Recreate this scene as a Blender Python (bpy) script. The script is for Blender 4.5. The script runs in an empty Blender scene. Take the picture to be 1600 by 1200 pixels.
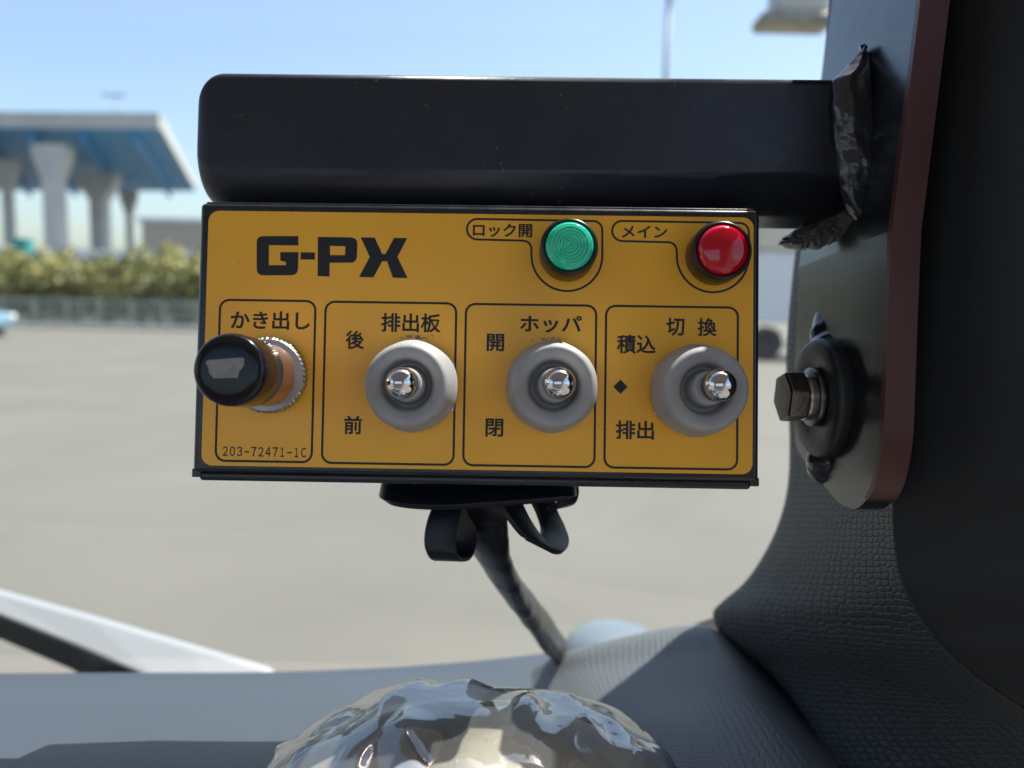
import bpy, bmesh, math, random
from mathutils import Vector, Matrix, Euler, noise
random.seed(7)
scene = bpy.context.scene
C = scene.collection
R = math.radians
mm = 0.001

# ------------------------------------------------------------------ camera, sky, sun, exposure
F = 1230.0                                   # focal length in pixels of the 1600 px wide photograph
CAM_POS = Vector((0, 0, 1.8))
CAM_ROT = Matrix.Rotation(R(90 - 6.5), 4, 'X') @ Matrix.Rotation(R(1.3), 4, 'Z')
CAM = Matrix.Translation(CAM_POS) @ CAM_ROT
cd = bpy.data.cameras.new('camera'); cam = bpy.data.objects.new('camera', cd); C.objects.link(cam)
cam.matrix_world = CAM
cd.sensor_width = 36; cd.lens = F / 1600 * 36
cd.clip_start = 0.01; cd.clip_end = 3000
cd.dof.use_dof = True; cd.dof.focus_distance = 0.171; cd.dof.aperture_fstop = 11.5
scene.camera = cam

SUN = Vector((0.335, 0.20, 0.88)).normalized()      # towards the sun
w = bpy.data.worlds.new('World'); scene.world = w; w.use_nodes = True
nt = w.node_tree; nt.nodes.clear()
sky = nt.nodes.new('ShaderNodeTexSky'); sky.sky_type = 'NISHITA'; sky.sun_disc = False
sky.sun_elevation = math.asin(SUN.z); sky.sun_rotation = math.atan2(SUN.x, SUN.y)
sky.air_density = 1.0; sky.dust_density = 2.0; sky.ozone_density = 1.0
bg = nt.nodes.new('ShaderNodeBackground'); bg.inputs['Strength'].default_value = 0.105
wo = nt.nodes.new('ShaderNodeOutputWorld')
nt.links.new(sky.outputs[0], bg.inputs[0]); nt.links.new(bg.outputs[0], wo.inputs[0])
sl = bpy.data.lights.new('sun', 'SUN'); sl.energy = 5.0; sl.angle = R(0.5); sl.color = (1, 0.95, 0.88)
so = bpy.data.objects.new('sun', sl); C.objects.link(so)
so.rotation_euler = SUN.to_track_quat('Z', 'Y').to_euler(); so.location = (0, 0, 30)

vs = scene.view_settings
vs.view_transform = 'Standard'; vs.look = 'None'; vs.gamma = 1; vs.use_curve_mapping = False
vs.exposure = 1.2
scene.cycles.max_bounces = 10; scene.cycles.transparent_max_bounces = 16
scene.cycles.use_denoising = True

# ------------------------------------------------------------------ helpers
def P(px, py, d):                            # pixel of the photograph + depth along the view axis -> world point
    return CAM @ Vector(((px - 800) / F * d, -(py - 600) / F * d, -d))
def CV(x, y, d):                             # camera-frame metres (right, up, depth) -> world
    return CAM @ Vector((x, y, -d))
def ray(px, py):
    return (CAM_ROT @ Vector(((px - 800) / F, -(py - 600) / F, -1)).to_4d()).to_3d() if False else (CAM_ROT.to_3x3() @ Vector(((px - 800) / F, -(py - 600) / F, -1)))
def on_z(px, py, z):
    r = ray(px, py); t = (z - CAM_POS.z) / r.z
    return CAM_POS + r * t
def at_y(px, py, Y):
    r = ray(px, py); return CAM_POS + r * (Y / r.y)

PAN = CAM @ Matrix.Translation((-7.61 * mm, 9.56 * mm, -176 * mm)) @ Euler((-0.03565, -0.01141, -0.01528), 'XYZ').to_matrix().to_4x4()
PAN_I = PAN.inverted()
def PL(px, py, wz=0.0):                      # pixel -> point in the control box frame at height wz above its face
    o = PAN_I @ CAM_POS; d = PAN_I.to_3x3() @ ray(px, py)
    t = (wz - o.z) / d.z
    return o + d * t

MATS = {}
def mat(name, color=(.5, .5, .5), rough=.5, metal=0, spec=.5, coat=0, coat_rough=.05, var=0, var_scale=200, bump=0, bump_scale=800,
        rough_var=0, trans=0, ior=1.45, specks=None):
    if name in MATS: return MATS[name]
    m = bpy.data.materials.new(name); m.use_nodes = True
    n = m.node_tree; b = n.nodes['Principled BSDF']
    b.inputs['Base Color'].default_value = (*color, 1); b.inputs['Roughness'].default_value = rough
    b.inputs['Metallic'].default_value = metal; b.inputs['Specular IOR Level'].default_value = spec
    b.inputs['Coat Weight'].default_value = coat; b.inputs['Coat Roughness'].default_value = coat_rough
    b.inputs['Transmission Weight'].default_value = trans; b.inputs['IOR'].default_value = ior
    if var or bump or rough_var:
        tc = n.nodes.new('ShaderNodeTexCoord')
    if var:
        t = n.nodes.new('ShaderNodeTexNoise'); t.inputs['Scale'].default_value = var_scale; t.inputs['Detail'].default_value = 6
        n.links.new(tc.outputs['Object'], t.inputs['Vector'])
        r = n.nodes.new('ShaderNodeValToRGB'); r.color_ramp.elements[0].position = .3; r.color_ramp.elements[1].position = .72
        r.color_ramp.elements[0].color = (*[c * (1 - var) for c in color], 1)
        r.color_ramp.elements[1].color = (*[min(1, c * (1 + var)) for c in color], 1)
        n.links.new(t.outputs['Fac'], r.inputs['Fac']); n.links.new(r.outputs['Color'], b.inputs['Base Color'])
    if specks:                                # (colour, cell scale, size): fine dust or chips scattered over the paint
        sc_, ss, sz = specks
        if not (var or bump or rough_var): tc = n.nodes.new('ShaderNodeTexCoord')
        vo = n.nodes.new('ShaderNodeTexVoronoi'); vo.inputs['Scale'].default_value = ss; n.links.new(tc.outputs['Object'], vo.inputs['Vector'])
        no_ = n.nodes.new('ShaderNodeTexNoise'); no_.inputs['Scale'].default_value = ss * .22; n.links.new(tc.outputs['Object'], no_.inputs['Vector'])
        ms = n.nodes.new('ShaderNodeMath'); ms.operation = 'MULTIPLY'; ms.inputs[1].default_value = 1.0
        mrn = n.nodes.new('ShaderNodeMapRange'); mrn.inputs[1].default_value = .52; mrn.inputs[2].default_value = .75; mrn.inputs[3].default_value = 0; mrn.inputs[4].default_value = sz
        n.links.new(no_.outputs['Fac'], mrn.inputs[0])
        lt = n.nodes.new('ShaderNodeMath'); lt.operation = 'LESS_THAN'; n.links.new(vo.outputs['Distance'], lt.inputs[0]); n.links.new(mrn.outputs[0], lt.inputs[1])
        mx = n.nodes.new('ShaderNodeMix'); mx.data_type = 'RGBA'; n.links.new(lt.outputs[0], mx.inputs[0]); mx.inputs[7].default_value = (*sc_, 1)
        if var: n.links.new(r.outputs['Color'], mx.inputs[6])
        else: mx.inputs[6].default_value = (*color, 1)
        n.links.new(mx.outputs[2], b.inputs['Base Color'])
    if rough_var:
        t = n.nodes.new('ShaderNodeTexNoise'); t.inputs['Scale'].default_value = var_scale * .6; t.inputs['Detail'].default_value = 8
        n.links.new(tc.outputs['Object'], t.inputs['Vector'])
        mr = n.nodes.new('ShaderNodeMapRange'); mr.inputs[1].default_value = .3; mr.inputs[2].default_value = .7
        mr.inputs[3].default_value = max(0, rough - rough_var); mr.inputs[4].default_value = min(1, rough + rough_var)
        n.links.new(t.outputs['Fac'], mr.inputs[0]); n.links.new(mr.outputs[0], b.inputs['Roughness'])
    if bump:
        t = n.nodes.new('ShaderNodeTexNoise'); t.inputs['Scale'].default_value = bump_scale; t.inputs['Detail'].default_value = 4
        n.links.new(tc.outputs['Object'], t.inputs['Vector'])
        bp = n.nodes.new('ShaderNodeBump'); bp.inputs['Strength'].default_value = bump; bp.inputs['Distance'].default_value = .0005
        n.links.new(t.outputs['Fac'], bp.inputs['Height']); n.links.new(bp.outputs[0], b.inputs['Normal'])
    MATS[name] = m
    return m

WORLD = {}
def tag(o, label=None, cat=None, group=None, kind=None):
    if label: o['label'] = label
    if cat: o['category'] = cat
    if group: o['group'] = group
    if kind: o['kind'] = kind
    return o
def thing(name, origin, label, cat, group=None, M=None):
    o = bpy.data.objects.new(name, None); C.objects.link(o)
    m = M if M is not None else Matrix.Translation(origin)
    o.matrix_world = m; WORLD[o.name] = m.copy(); o.empty_display_size = .01
    return tag(o, label, cat, group)
def obj(name, verts, faces, m, parent=None, smooth=False, world=False, mods=None, M=None):
    """one mesh object; verts in the frame of the parent (or in world space when world=True)"""
    base = WORLD[parent.name] if parent else Matrix()
    loc = M.copy() if M is not None else Matrix()
    full = base @ loc
    if world:
        if parent is None and M is None:
            c = sum((Vector(v) for v in verts), Vector()) / len(verts); loc = Matrix.Translation(c); full = loc
        inv = full.inverted(); verts = [inv @ Vector(v) for v in verts]
    me = bpy.data.meshes.new(name); me.from_pydata([tuple(v) for v in verts], [], faces); me.update()
    bm = bmesh.new(); bm.from_mesh(me); bmesh.ops.recalc_face_normals(bm, faces=bm.faces[:]); bm.to_mesh(me); bm.free()
    if smooth:
        for p in me.polygons: p.use_smooth = True
    if m: me.materials.append(m)
    o = bpy.data.objects.new(name, me); C.objects.link(o)
    if parent: o.parent = parent
    o.matrix_basis = loc; WORLD[o.name] = full
    for k in (mods or []):
        if k[0] == 'sub':
            s = o.modifiers.new('s', 'SUBSURF'); s.levels = s.render_levels = k[1]
        if k[0] == 'bev':
            s = o.modifiers.new('b', 'BEVEL'); s.width = k[1]; s.segments = k[2]; s.limit_method = 'ANGLE'; s.angle_limit = R(35)
            s.harden_normals = False
        if k[0] == 'wn':
            s = o.modifiers.new('w', 'WEIGHTED_NORMAL'); s.keep_sharp = False; s.weight = 100
        if k[0] == 'solid':
            s = o.modifiers.new('t', 'SOLIDIFY'); s.thickness = k[1]; s.offset = k[2] if len(k) > 2 else 0
    return o
def geom_bm(bm):
    bm.verts.index_update()
    v = [x.co.copy() for x in bm.verts]; f = [[q.index for q in x.verts] for x in bm.faces]
    bm.free(); return v, f
def box(x0, x1, y0, y1, z0, z1, bevel=0, seg=3):
    bm = bmesh.new(); bmesh.ops.create_cube(bm, size=1)
    for v in bm.verts:
        v.co = Vector(((x0 + x1) / 2 + v.co.x * (x1 - x0), (y0 + y1) / 2 + v.co.y * (y1 - y0), (z0 + z1) / 2 + v.co.z * (z1 - z0)))
    if bevel: bmesh.ops.bevel(bm, geom=bm.edges[:], offset=bevel, segments=seg, profile=.5, affect='EDGES')
    return geom_bm(bm)
def lathe(prof, seg=64, fr=None):
    v, f = [], []
    for (r, h) in prof:
        for i in range(seg):
            a = 2 * math.pi * i / seg; k = fr(a, r, h) if fr else 1
            v.append(Vector((r * k * math.cos(a), r * k * math.sin(a), h)))
    for j in range(len(prof) - 1):
        for i in range(seg):
            a, b = j * seg + i, j * seg + (i + 1) % seg
            f.append([a, b, b + seg, a + seg])
    if prof[0][0] > 1e-7: f.append(list(range(seg))[::-1])
    if prof[-1][0] > 1e-7: f.append([(len(prof) - 1) * seg + i for i in range(seg)])
    return v, f
def prism(pts, z0, z1):
    n = len(pts); v = [Vector((p[0], p[1], z0)) for p in pts] + [Vector((p[0], p[1], z1)) for p in pts]
    f = [list(range(n))[::-1], [n + i for i in range(n)]] + [[i, (i + 1) % n, n + (i + 1) % n, n + i] for i in range(n)]
    return v, f
def hexpts(af, rot=0):
    r = af / math.sqrt(3); return [(r * math.cos(rot + i * math.pi / 3), r * math.sin(rot + i * math.pi / 3)) for i in range(6)]
def smooth_path(pts, n=8):
    out = []
    for i in range(len(pts) - 1):
        p0, p1, p2, p3 = pts[max(i - 1, 0)], pts[i], pts[i + 1], pts[min(i + 2, len(pts) - 1)]
        for k in range(n):
            t = k / n
            out.append(.5 * ((2 * p1) + (p2 - p0) * t + (2 * p0 - 5 * p1 + 4 * p2 - p3) * t * t + (3 * p1 - p0 - 3 * p2 + p3) * t ** 3))
    out.append(pts[-1]); return out
def sweep(path, rad, seg=14, fn=None, ref=Vector((0, 0, 1)), twist=0):
    """tube along path, rad: number or list; fn(i, a, p) scales the radius"""
    v, f = [], []; n = len(path); nrm = None
    for i, p in enumerate(path):
        t = (path[min(i + 1, n - 1)] - path[max(i - 1, 0)]).normalized()
        if nrm is None:
            nrm = t.cross(ref)
            if nrm.length < 1e-4: nrm = t.cross(Vector((1, 0, 0)))
            nrm.normalize()
        else:
            nrm = (nrm - t * nrm.dot(t)).normalized()
        n0 = nrm; tw = twist * i / max(1, n - 1); nrm = n0 * math.cos(tw) + t.cross(n0) * math.sin(tw); b = t.cross(nrm); r = rad[i] if isinstance(rad, (list, tuple)) else rad
        rx, ry = r if isinstance(r, tuple) else (r, r)
        for k in range(seg):
            a = 2 * math.pi * k / seg; q = fn(i, a, p) if fn else 1
            v.append(p + nrm * (rx * q * math.cos(a)) + b * (ry * q * math.sin(a)))
        nrm = n0
    for i in range(n - 1):
        for k in range(seg):
            a, c = i * seg + k, i * seg + (k + 1) % seg
            f.append([a, c, c + seg, a + seg])
    f.append(list(range(seg))[::-1]); f.append([(n - 1) * seg + k for k in range(seg)])
    return v, f
def band(path, widths, th):
    """flat strap: path points, a width vector for each point, thickness"""
    v, f = [], []; n = len(path)
    for i, p in enumerate(path):
        t = (path[min(i + 1, n - 1)] - path[max(i - 1, 0)]).normalized()
        wv = widths[i] if isinstance(widths, list) else widths
        nn = t.cross(wv).normalized() * th / 2
        for q in (p - wv / 2 - nn, p + wv / 2 - nn, p + wv / 2 + nn, p - wv / 2 + nn): v.append(q)
    for i in range(n - 1):
        for k in range(4):
            a, c = i * 4 + k, i * 4 + (k + 1) % 4
            f.append([a, c, c + 4, a + 4])
    f.append([0, 3, 2, 1]); f.append([(n - 1) * 4 + k for k in range(4)])
    return v, f
def grid(rows, close=False):
    v, f = [], []; m = len(rows[0])
    for r in rows: v += r
    for i in range(len(rows) - 1):
        for j in range(m - 1):
            a = i * m + j; f.append([a, a + 1, a + m + 1, a + m])
    return v, f
def interp(tab, x):
    if x <= tab[0][0]: return tab[0][1]
    for (a, va), (b, vb) in zip(tab, tab[1:]):
        if x <= b: return va + (vb - va) * (x - a) / (b - a)
    return tab[-1][1]

# ------------------------------------------------------------------ materials
M_label = mat('yellow_label', (.94, .462, .030), .34, var=.055, var_scale=28, rough_var=.09, coat=.12, specks=((.35, .16, .02), 900, .16), coat_rough=.15, bump=.04, bump_scale=500)
M_ink = mat('black_ink', (.014, .014, .018), .45)
M_black = mat('black_gloss_paint', (.012, .013, .018), .28, coat=.25, coat_rough=.12, rough_var=.06, var_scale=300, bump=.06, bump_scale=900)
M_bar = mat('black_bar_paint', (.022, .025, .036), .36, spec=.5, rough_var=.10, var_scale=90, bump=.16, bump_scale=420, specks=((.14, .14, .14), 520, .17))
M_plate = mat('black_plate_paint', (.010, .011, .013), .30, spec=.5, coat=.4, coat_rough=.2, rough_var=.04, var_scale=180, bump=.06, bump_scale=400)
M_weld = mat('painted_weld', (.035, .036, .042), .14, bump=.3, bump_scale=500, spec=.7, rough_var=.1, var_scale=400)
M_boot = mat('grey_rubber', (.33, .325, .33), .52, var=.12, var_scale=160, specks=((.06, .05, .05), 700, .16), bump=.08, bump_scale=1500)
M_chrome = mat('chrome', (.68, .68, .71), .03, metal=1)
M_steel = mat('zinc_steel', (.62, .60, .58), .3, metal=1, bump=.15, bump_scale=900)
M_ring = mat('knurled_ring', (.40, .40, .41), .35, metal=1)
M_copper = mat('brass_collar', (.80, .56, .52), .33, metal=1)
M_knob = mat('black_knob_plastic', (.007, .007, .010), .16, spec=.32, coat=.12, coat_rough=.05, rough_var=.05, var_scale=300)
M_bezel = mat('black_bezel', (.01, .01, .012), .3)
M_bolt = mat('bolt_steel', (.20, .19, .18), .32, metal=1, bump=.2, bump_scale=900)
M_strap = mat('black_strap', (.008, .010, .016), .42, bump=.2, bump_scale=1500)
M_tape = mat('cable_tape', (.010, .010, .012), .34, var=.8, var_scale=55, bump=.5, bump_scale=300)

def lens_mat(name, col, rough=.08):
    m = bpy.data.materials.new(name); m.use_nodes = True; b = m.node_tree.nodes['Principled BSDF']
    b.inputs['Base Color'].default_value = (*col, 1); b.inputs['Roughness'].default_value = rough
    b.inputs['Transmission Weight'].default_value = .5; b.inputs['IOR'].default_value = 1.45
    b.inputs['Coat Weight'].default_value = .5
    return m
M_green = lens_mat('green_lens', (.04, .92, .60)); M_red = lens_mat('red_lens', (.78, .0, .03))
M_greenin = mat('green_diffuser', (.03, .92, .55), .4); M_redin = mat('red_diffuser', (.7, .0, .03), .4)

def textured_plastic(name, color, rough, scale, strength, stretch=(1, 1, 1), spec=.4, turn=0):
    """moulded plastic with an embossed grain of small rounded cells"""
    m = bpy.data.materials.new(name); m.use_nodes = True; n = m.node_tree; b = n.nodes['Principled BSDF']
    b.inputs['Base Color'].default_value = (*color, 1); b.inputs['Roughness'].default_value = rough; b.inputs['Specular IOR Level'].default_value = spec
    tc = n.nodes.new('ShaderNodeTexCoord'); mp = n.nodes.new('ShaderNodeMapping'); mp.inputs['Scale'].default_value = stretch; mp.inputs['Rotation'].default_value = (0, 0, R(turn))
    n.links.new(tc.outputs['UV'], mp.inputs['Vector'])
    br = n.nodes.new('ShaderNodeTexVoronoi'); br.feature = 'DISTANCE_TO_EDGE'; br.voronoi_dimensions = '2D'
    br.inputs['Scale'].default_value = scale; br.inputs['Randomness'].default_value = .42
    n.links.new(mp.outputs[0], br.inputs['Vector'])
    cr = n.nodes.new('ShaderNodeMapRange'); cr.inputs[1].default_value = 0; cr.inputs[2].default_value = .22; cr.interpolation_type = 'SMOOTHSTEP'
    n.links.new(br.outputs['Distance'], cr.inputs[0])
    no = n.nodes.new('ShaderNodeTexNoise'); no.inputs['Scale'].default_value = 900; n.links.new(tc.outputs['Object'], no.inputs['Vector'])
    mx = n.nodes.new('ShaderNodeMath'); mx.operation = 'MULTIPLY_ADD'; mx.inputs[1].default_value = .25
    n.links.new(no.outputs['Fac'], mx.inputs[0]); n.links.new(cr.outputs[0], mx.inputs[2])
    bp = n.nodes.new('ShaderNodeBump'); bp.inputs['Strength'].default_value = strength; bp.inputs['Distance'].default_value = .0012
    n.links.new(mx.outputs[0], bp.inputs['Height']); n.links.new(bp.outputs[0], b.inputs['Normal'])
    return m
M_trim = textured_plastic('grained_pillar_plastic', (.036, .039, .041), .5, 1, .5, stretch=(.5, 1, 1))
M_hump = textured_plastic('grained_dash_plastic', (.11, .12, .13), .45, 1, .34, stretch=(.9, 1.25, 1))
M_dash = mat('dash_plastic', (.045, .056, .074), .5, var=.05, var_scale=20, bump=.12, bump_scale=900)
M_cover = mat('dark_cover_plastic', (.008, .009, .011), .5, bump=.1, bump_scale=700)
M_gap_filler = mat('gap_filler_black', (.008, .008, .009), .6)

def schlick(n, f0, gain=1.0, add=0.0, normal=None):
    # two-sided Fresnel for thin sheets: f0 + (1 - f0)(1 - |N.I|)^5
    g = n.nodes.new('ShaderNodeNewGeometry'); d = n.nodes.new('ShaderNodeVectorMath'); d.operation = 'DOT_PRODUCT'
    n.links.new(g.outputs['Incoming'], d.inputs[0]); n.links.new(normal or g.outputs['Normal'], d.inputs[1])
    def mth(op, a, b, c=None):
        m = n.nodes.new('ShaderNodeMath'); m.operation = op; m.use_clamp = op in ('MULTIPLY_ADD',)
        for i, q in enumerate((a, b, c)):
            if q is None: continue
            if isinstance(q, (int, float)): m.inputs[i].default_value = q
            else: n.links.new(q, m.inputs[i])
        return m.outputs[0]
    a = mth('ABSOLUTE', d.outputs['Value'], None); a = mth('SUBTRACT', 1.0, a); a = mth('POWER', a, 5.0)
    return mth('MULTIPLY_ADD', a, (1 - f0) * gain, f0 * gain + add)

# ------------------------------------------------------------------ the ground
gm = mat('ground_concrete', (.118, .112, .097), .85, var=.10, var_scale=.5)
g = obj('ground', [(-400, -60, 0), (400, -60, 0), (400, 1500, 0), (-400, 1500, 0)], [[0, 1, 2, 3]], gm); g['kind'] = 'structure'

# ------------------------------------------------------------------ cab shell over and behind the camera (added to shape panel light, seen only in the chrome)
M_added_liner = mat('added_cab_liner', (.34, .29, .26), .8)
o = obj('added_cab_roof', *box(-1.65, .62, -1.05, .20, 2.42, 2.46, .01, 1), M_added_liner); o['kind'] = 'structure'
cw = []
def addbox(acc, *a):
    v_, f_ = box(*a); q_ = len(acc[0]); acc[0].extend(v_); acc[1].extend([[i + q_ for i in ff] for ff in f_])
acc = ([], [])
for a_ in ((-1.65, .62, -1.05, -1.0, .9, 1.78), (-1.65, -1.1, -1.05, -1.0, 1.78, 2.42), (.16, .62, -1.05, -1.0, 1.78, 2.42), (-1.1, .16, -1.05, -1.0, 2.2, 2.42)): addbox(acc, *a_)
o = obj('added_cab_rear_wall', acc[0], acc[1], M_added_liner); o['kind'] = 'structure'

# ------------------------------------------------------------------ control box
box_t = thing('control_box', None, 'black sheet metal control box with yellow G-PX label and toggle switches', 'control box', M=PAN)
LW, LH = 122.63 * mm / 2, 57.35 * mm / 2
hx0, hx1, hy0, hy1 = -LW - 2.1 * mm, LW + 1.5 * mm, -LH - 1.7 * mm, LH + 1.9 * mm
v, f = box(hx0, hx1, hy0, hy1, -48 * mm, -.25 * mm, 1.1 * mm, 4)
obj('housing', v, f, M_black, box_t, True, mods=[('wn',)])
v, f = box(hx0 + 1.3 * mm, hx1 - 1.6 * mm, hy0 - 1.75 * mm, hy0 + .25 * mm, -48.5 * mm, -.9 * mm, .7 * mm, 4)
obj('bottom_lip', v, f, M_black, box_t, True, mods=[('wn',)])
for sx in (0, 1):
    x0 = hx0 - .25 * mm if sx == 0 else hx1 - 1.9 * mm
    v, f = box(x0, x0 + 2.1 * mm, hy0 - 1.0 * mm, hy0 + .9 * mm, -9 * mm, -.6 * mm, .25 * mm, 2)
    obj('corner_tab', v, f, M_black, box_t)
v, f = box(hx0 + 1.0 * mm, hx1 - 1.0 * mm, hy1 - .5 * mm, hy1 + .45 * mm, -39 * mm, -1.0 * mm, .4 * mm, 3)
obj('top_flange', v, f, M_black, box_t, True, mods=[('wn',)])

def rrect(x0, x1, y0, y1, r, n=6):
    out = []
    for cx, cy, a0 in ((x1 - r, y1 - r, 0), (x0 + r, y1 - r, 90), (x0 + r, y0 + r, 180), (x1 - r, y0 + r, 270)):
        for k in range(n + 1):
            a = R(a0 + 90 * k / n); out.append((cx + r * math.cos(a), cy + r * math.sin(a)))
    return out
v, f = prism(rrect(-LW, LW, -LH, LH, 2.4 * mm), -.3 * mm, 0)
label = obj('label_plate', v, f, M_label, box_t)
INK_Z = .04 * mm

def ink_strip(pts, width, closed=True, name='printed_outline'):
    pts = [Vector((p[0], p[1])) for p in pts]; n = len(pts); v = []
    for i in range(n):
        a, b, c = pts[i - 1], pts[i], pts[(i + 1) % n]
        t = ((b - a).normalized() + (c - b).normalized())
        t = t.normalized(); nn = Vector((-t.y, t.x)) * width / 2
        v += [Vector((b.x + nn.x, b.y + nn.y, INK_Z)), Vector((b.x - nn.x, b.y - nn.y, INK_Z))]
    f = [[2 * i, 2 * i + 1, (2 * i + 3) % (2 * n), (2 * i + 2) % (2 * n)] for i in range(n)]
    return obj(name, v, f, M_ink, label)
for q in (((343, 468), (493, 471), (487, 722), (338, 720)), ((508.5, 471), (712.6, 474.5), (709, 726), (503.5, 723.4)),
          ((728, 475), (931.5, 477.5), (929, 728.6), (724, 728)), ((947, 478), (1153, 480.5), (1151.6, 733), (944.6, 731))):
    a = [PL(*p) for p in q]
    x0, x1 = (a[0].x + a[3].x) / 2, (a[1].x + a[2].x) / 2; y1, y0 = (a[0].y + a[1].y) / 2, (a[2].y + a[3].y) / 2
    ink_strip(rrect(x0, x1, y0, y1, 2.1 * mm), .50 * mm)
def arc(cx, cy, r, a0, a1, n=10):
    return [(cx + r * math.cos(R(a0 + (a1 - a0) * k / n)), cy + r * math.sin(R(a0 + (a1 - a0) * k / n))) for k in range(n + 1)]
def lamp_outline(pillx, top, bot, cx, cy, rr, slope):
    pr = (bot - top) / 2                      # pixel outline, y down; traced clockwise from the top left
    xr, xl = cx + rr, cx - rr
    pts = arc(pillx + pr, top + pr, pr, 90, 270, 12)
    pts += arc(xr - 14, top + 15, 14, -90, 0, 6)
    pts += arc(cx, cy, rr, 0, 175, 28)
    pts += arc(xl - 13, bot + 14, 13, 0, -90, 6)
    pts = [(x, y + (x - pillx) * slope) for x, y in pts]
    ink_strip([PL(x, y) for x, y in pts][::-1], .46 * mm)
lamp_outline(729.6, 342.0, 374, 885.7, 397.5, 55.4, .012)
lamp_outline(956.5, 345.0, 376.5, 1113.7, 398.5, 56.3, .012)

def ink_mesh(curve_obj, name, place):
    C.objects.link(curve_obj); dg = bpy.context.evaluated_depsgraph_get()
    me = bpy.data.meshes.new_from_object(curve_obj.evaluated_get(dg)); cu = curve_obj.data
    bpy.data.objects.remove(curve_obj); bpy.data.curves.remove(cu)
    vs_ = [x.co.copy() for x in me.vertices]; fs = [list(p.vertices) for p in me.polygons]; bpy.data.meshes.remove(me)
    return obj(name, place(vs_), fs, M_ink, label)
def ink_text(s, x0, x1, y0, y1, name='lettering', off=.022):
    cu = bpy.data.curves.new('t', 'FONT'); cu.body = s; cu.size = 1; cu.bevel_depth = off; cu.bevel_resolution = 0; cu.extrude = .002; cu.resolution_u = 4
    o = bpy.data.objects.new('t', cu)
    def place(vv):
        if not vv: return [Vector()]
        ax, bx = min(q.x for q in vv), max(q.x for q in vv); ay, by = min(q.y for q in vv), max(q.y for q in vv)
        ym = (y0 + y1) / 2; xm = (x0 + x1) / 2
        L, Rr, T, B = PL(x0, ym), PL(x1, ym), PL(xm, y0), PL(xm, y1); c = PL(xm, ym)
        W_, H_ = (Rr - L).length, (T - B).length
        return [Vector((c.x + ((q.x - ax) / (bx - ax) - .5) * W_, c.y + ((q.y - ay) / (by - ay) - .5) * H_, INK_Z + q.z * .0012)) for q in vv]
    return ink_mesh(o, name, place)
for s, *bb in (('かき出し', 360.5, 484.5, 486, 515), ('排出板', 595.6, 688.7, 489.5, 519.5), ('後', 540, 569.4, 516.5, 545.5), ('前', 537.4, 565.8, 649.5, 678.5),
               ('ロック開', 738.8, 831.6, 349.2, 370.6), ('メイン', 971.4, 1042.5, 352.4, 371.8), ('ホッパ', 812.4, 909, 493.2, 519.8), ('開', 760.5, 787.7, 521.5, 549),
               ('閉', 758.6, 786.5, 654, 682.5), ('切', 1041, 1069.5, 496.4, 525), ('換', 1090, 1120, 496.8, 525.6), ('積込', 963.6, 1024.6, 523.2, 552.8),
               ('排出', 962, 1022, 657.3, 686.5)):
    ink_text(s, *bb)
for k, ch in enumerate('203-72471-1C'):       # evenly pitched serial number
    fc = {'-': '-', 'C': '\uff23'}.get(ch) or chr(0xFF10 + int(ch)); x = 348 + k * 11.13; wd = {'1': 5.4, '-': 7.6}.get(ch, 8.2); o_ = (8.2 - wd) / 2; dy = k * .2
    if ch == '-': ink_text(ch, x + o_, x + o_ + wd, 704.3 + dy, 706.3 + dy, name='numeral', off=.004)
    else: ink_text(fc, x + o_, x + o_ + wd, 697.5 + dy, 712.3 + dy, name='numeral', off=.014)
def ink_poly(splines, name):
    cu = bpy.data.curves.new('p', 'CURVE'); cu.dimensions = '2D'; cu.fill_mode = 'BOTH'
    for pts in splines:
        sp = cu.splines.new('POLY'); sp.points.add(len(pts) - 1); sp.use_cyclic_u = True
        for q, p in zip(sp.points, pts):
            l = PL(300 + p[0] / 3.478, 310 + p[1] / 3.478); q.co = (l.x * 1000, l.y * 1000, 0, 1)
    o = bpy.data.objects.new('p', cu)
    return ink_mesh(o, name, lambda vv: [Vector((q.x * mm, q.y * mm, INK_Z)) for q in vv])
ink_poly([[(578, 205), (385, 205), (366, 210), (355, 222), (352, 240), (352, 382), (355, 400), (366, 413), (385, 418), (540, 418), (558, 414), (571, 403), (576, 386), (579, 292),
           (480, 292), (480, 337), (511, 346), (511, 363), (418, 363), (418, 254), (578, 256)]], 'letter')
ink_poly([[(591, 293), (669, 294), (668, 333), (590, 332)]], 'letter')
ink_poly([[(684, 209), (868, 212), (886, 218), (896, 230), (899, 248), (896, 322), (889, 339), (872, 349), (748, 350), (747, 425), (683, 422)], [(750, 258), (750, 308), (832, 309), (834, 260)]], 'letter')
ink_poly([[(917, 212), (993, 213), (1034, 302), (1052, 302), (1098, 215), (1170, 216), (1116, 318), (1172, 433), (1092, 431), (1060, 342), (1034, 342), (986, 429), (908, 427), (966, 318)]], 'letter')
c = PL(969.5, 604.3); k = 1.6 * mm
obj('diamond_mark', [(c.x - k, c.y, INK_Z), (c.x, c.y - k, INK_Z), (c.x + k, c.y, INK_Z), (c.x, c.y + k, INK_Z)], [[0, 1, 2, 3]], M_ink, label)

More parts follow.
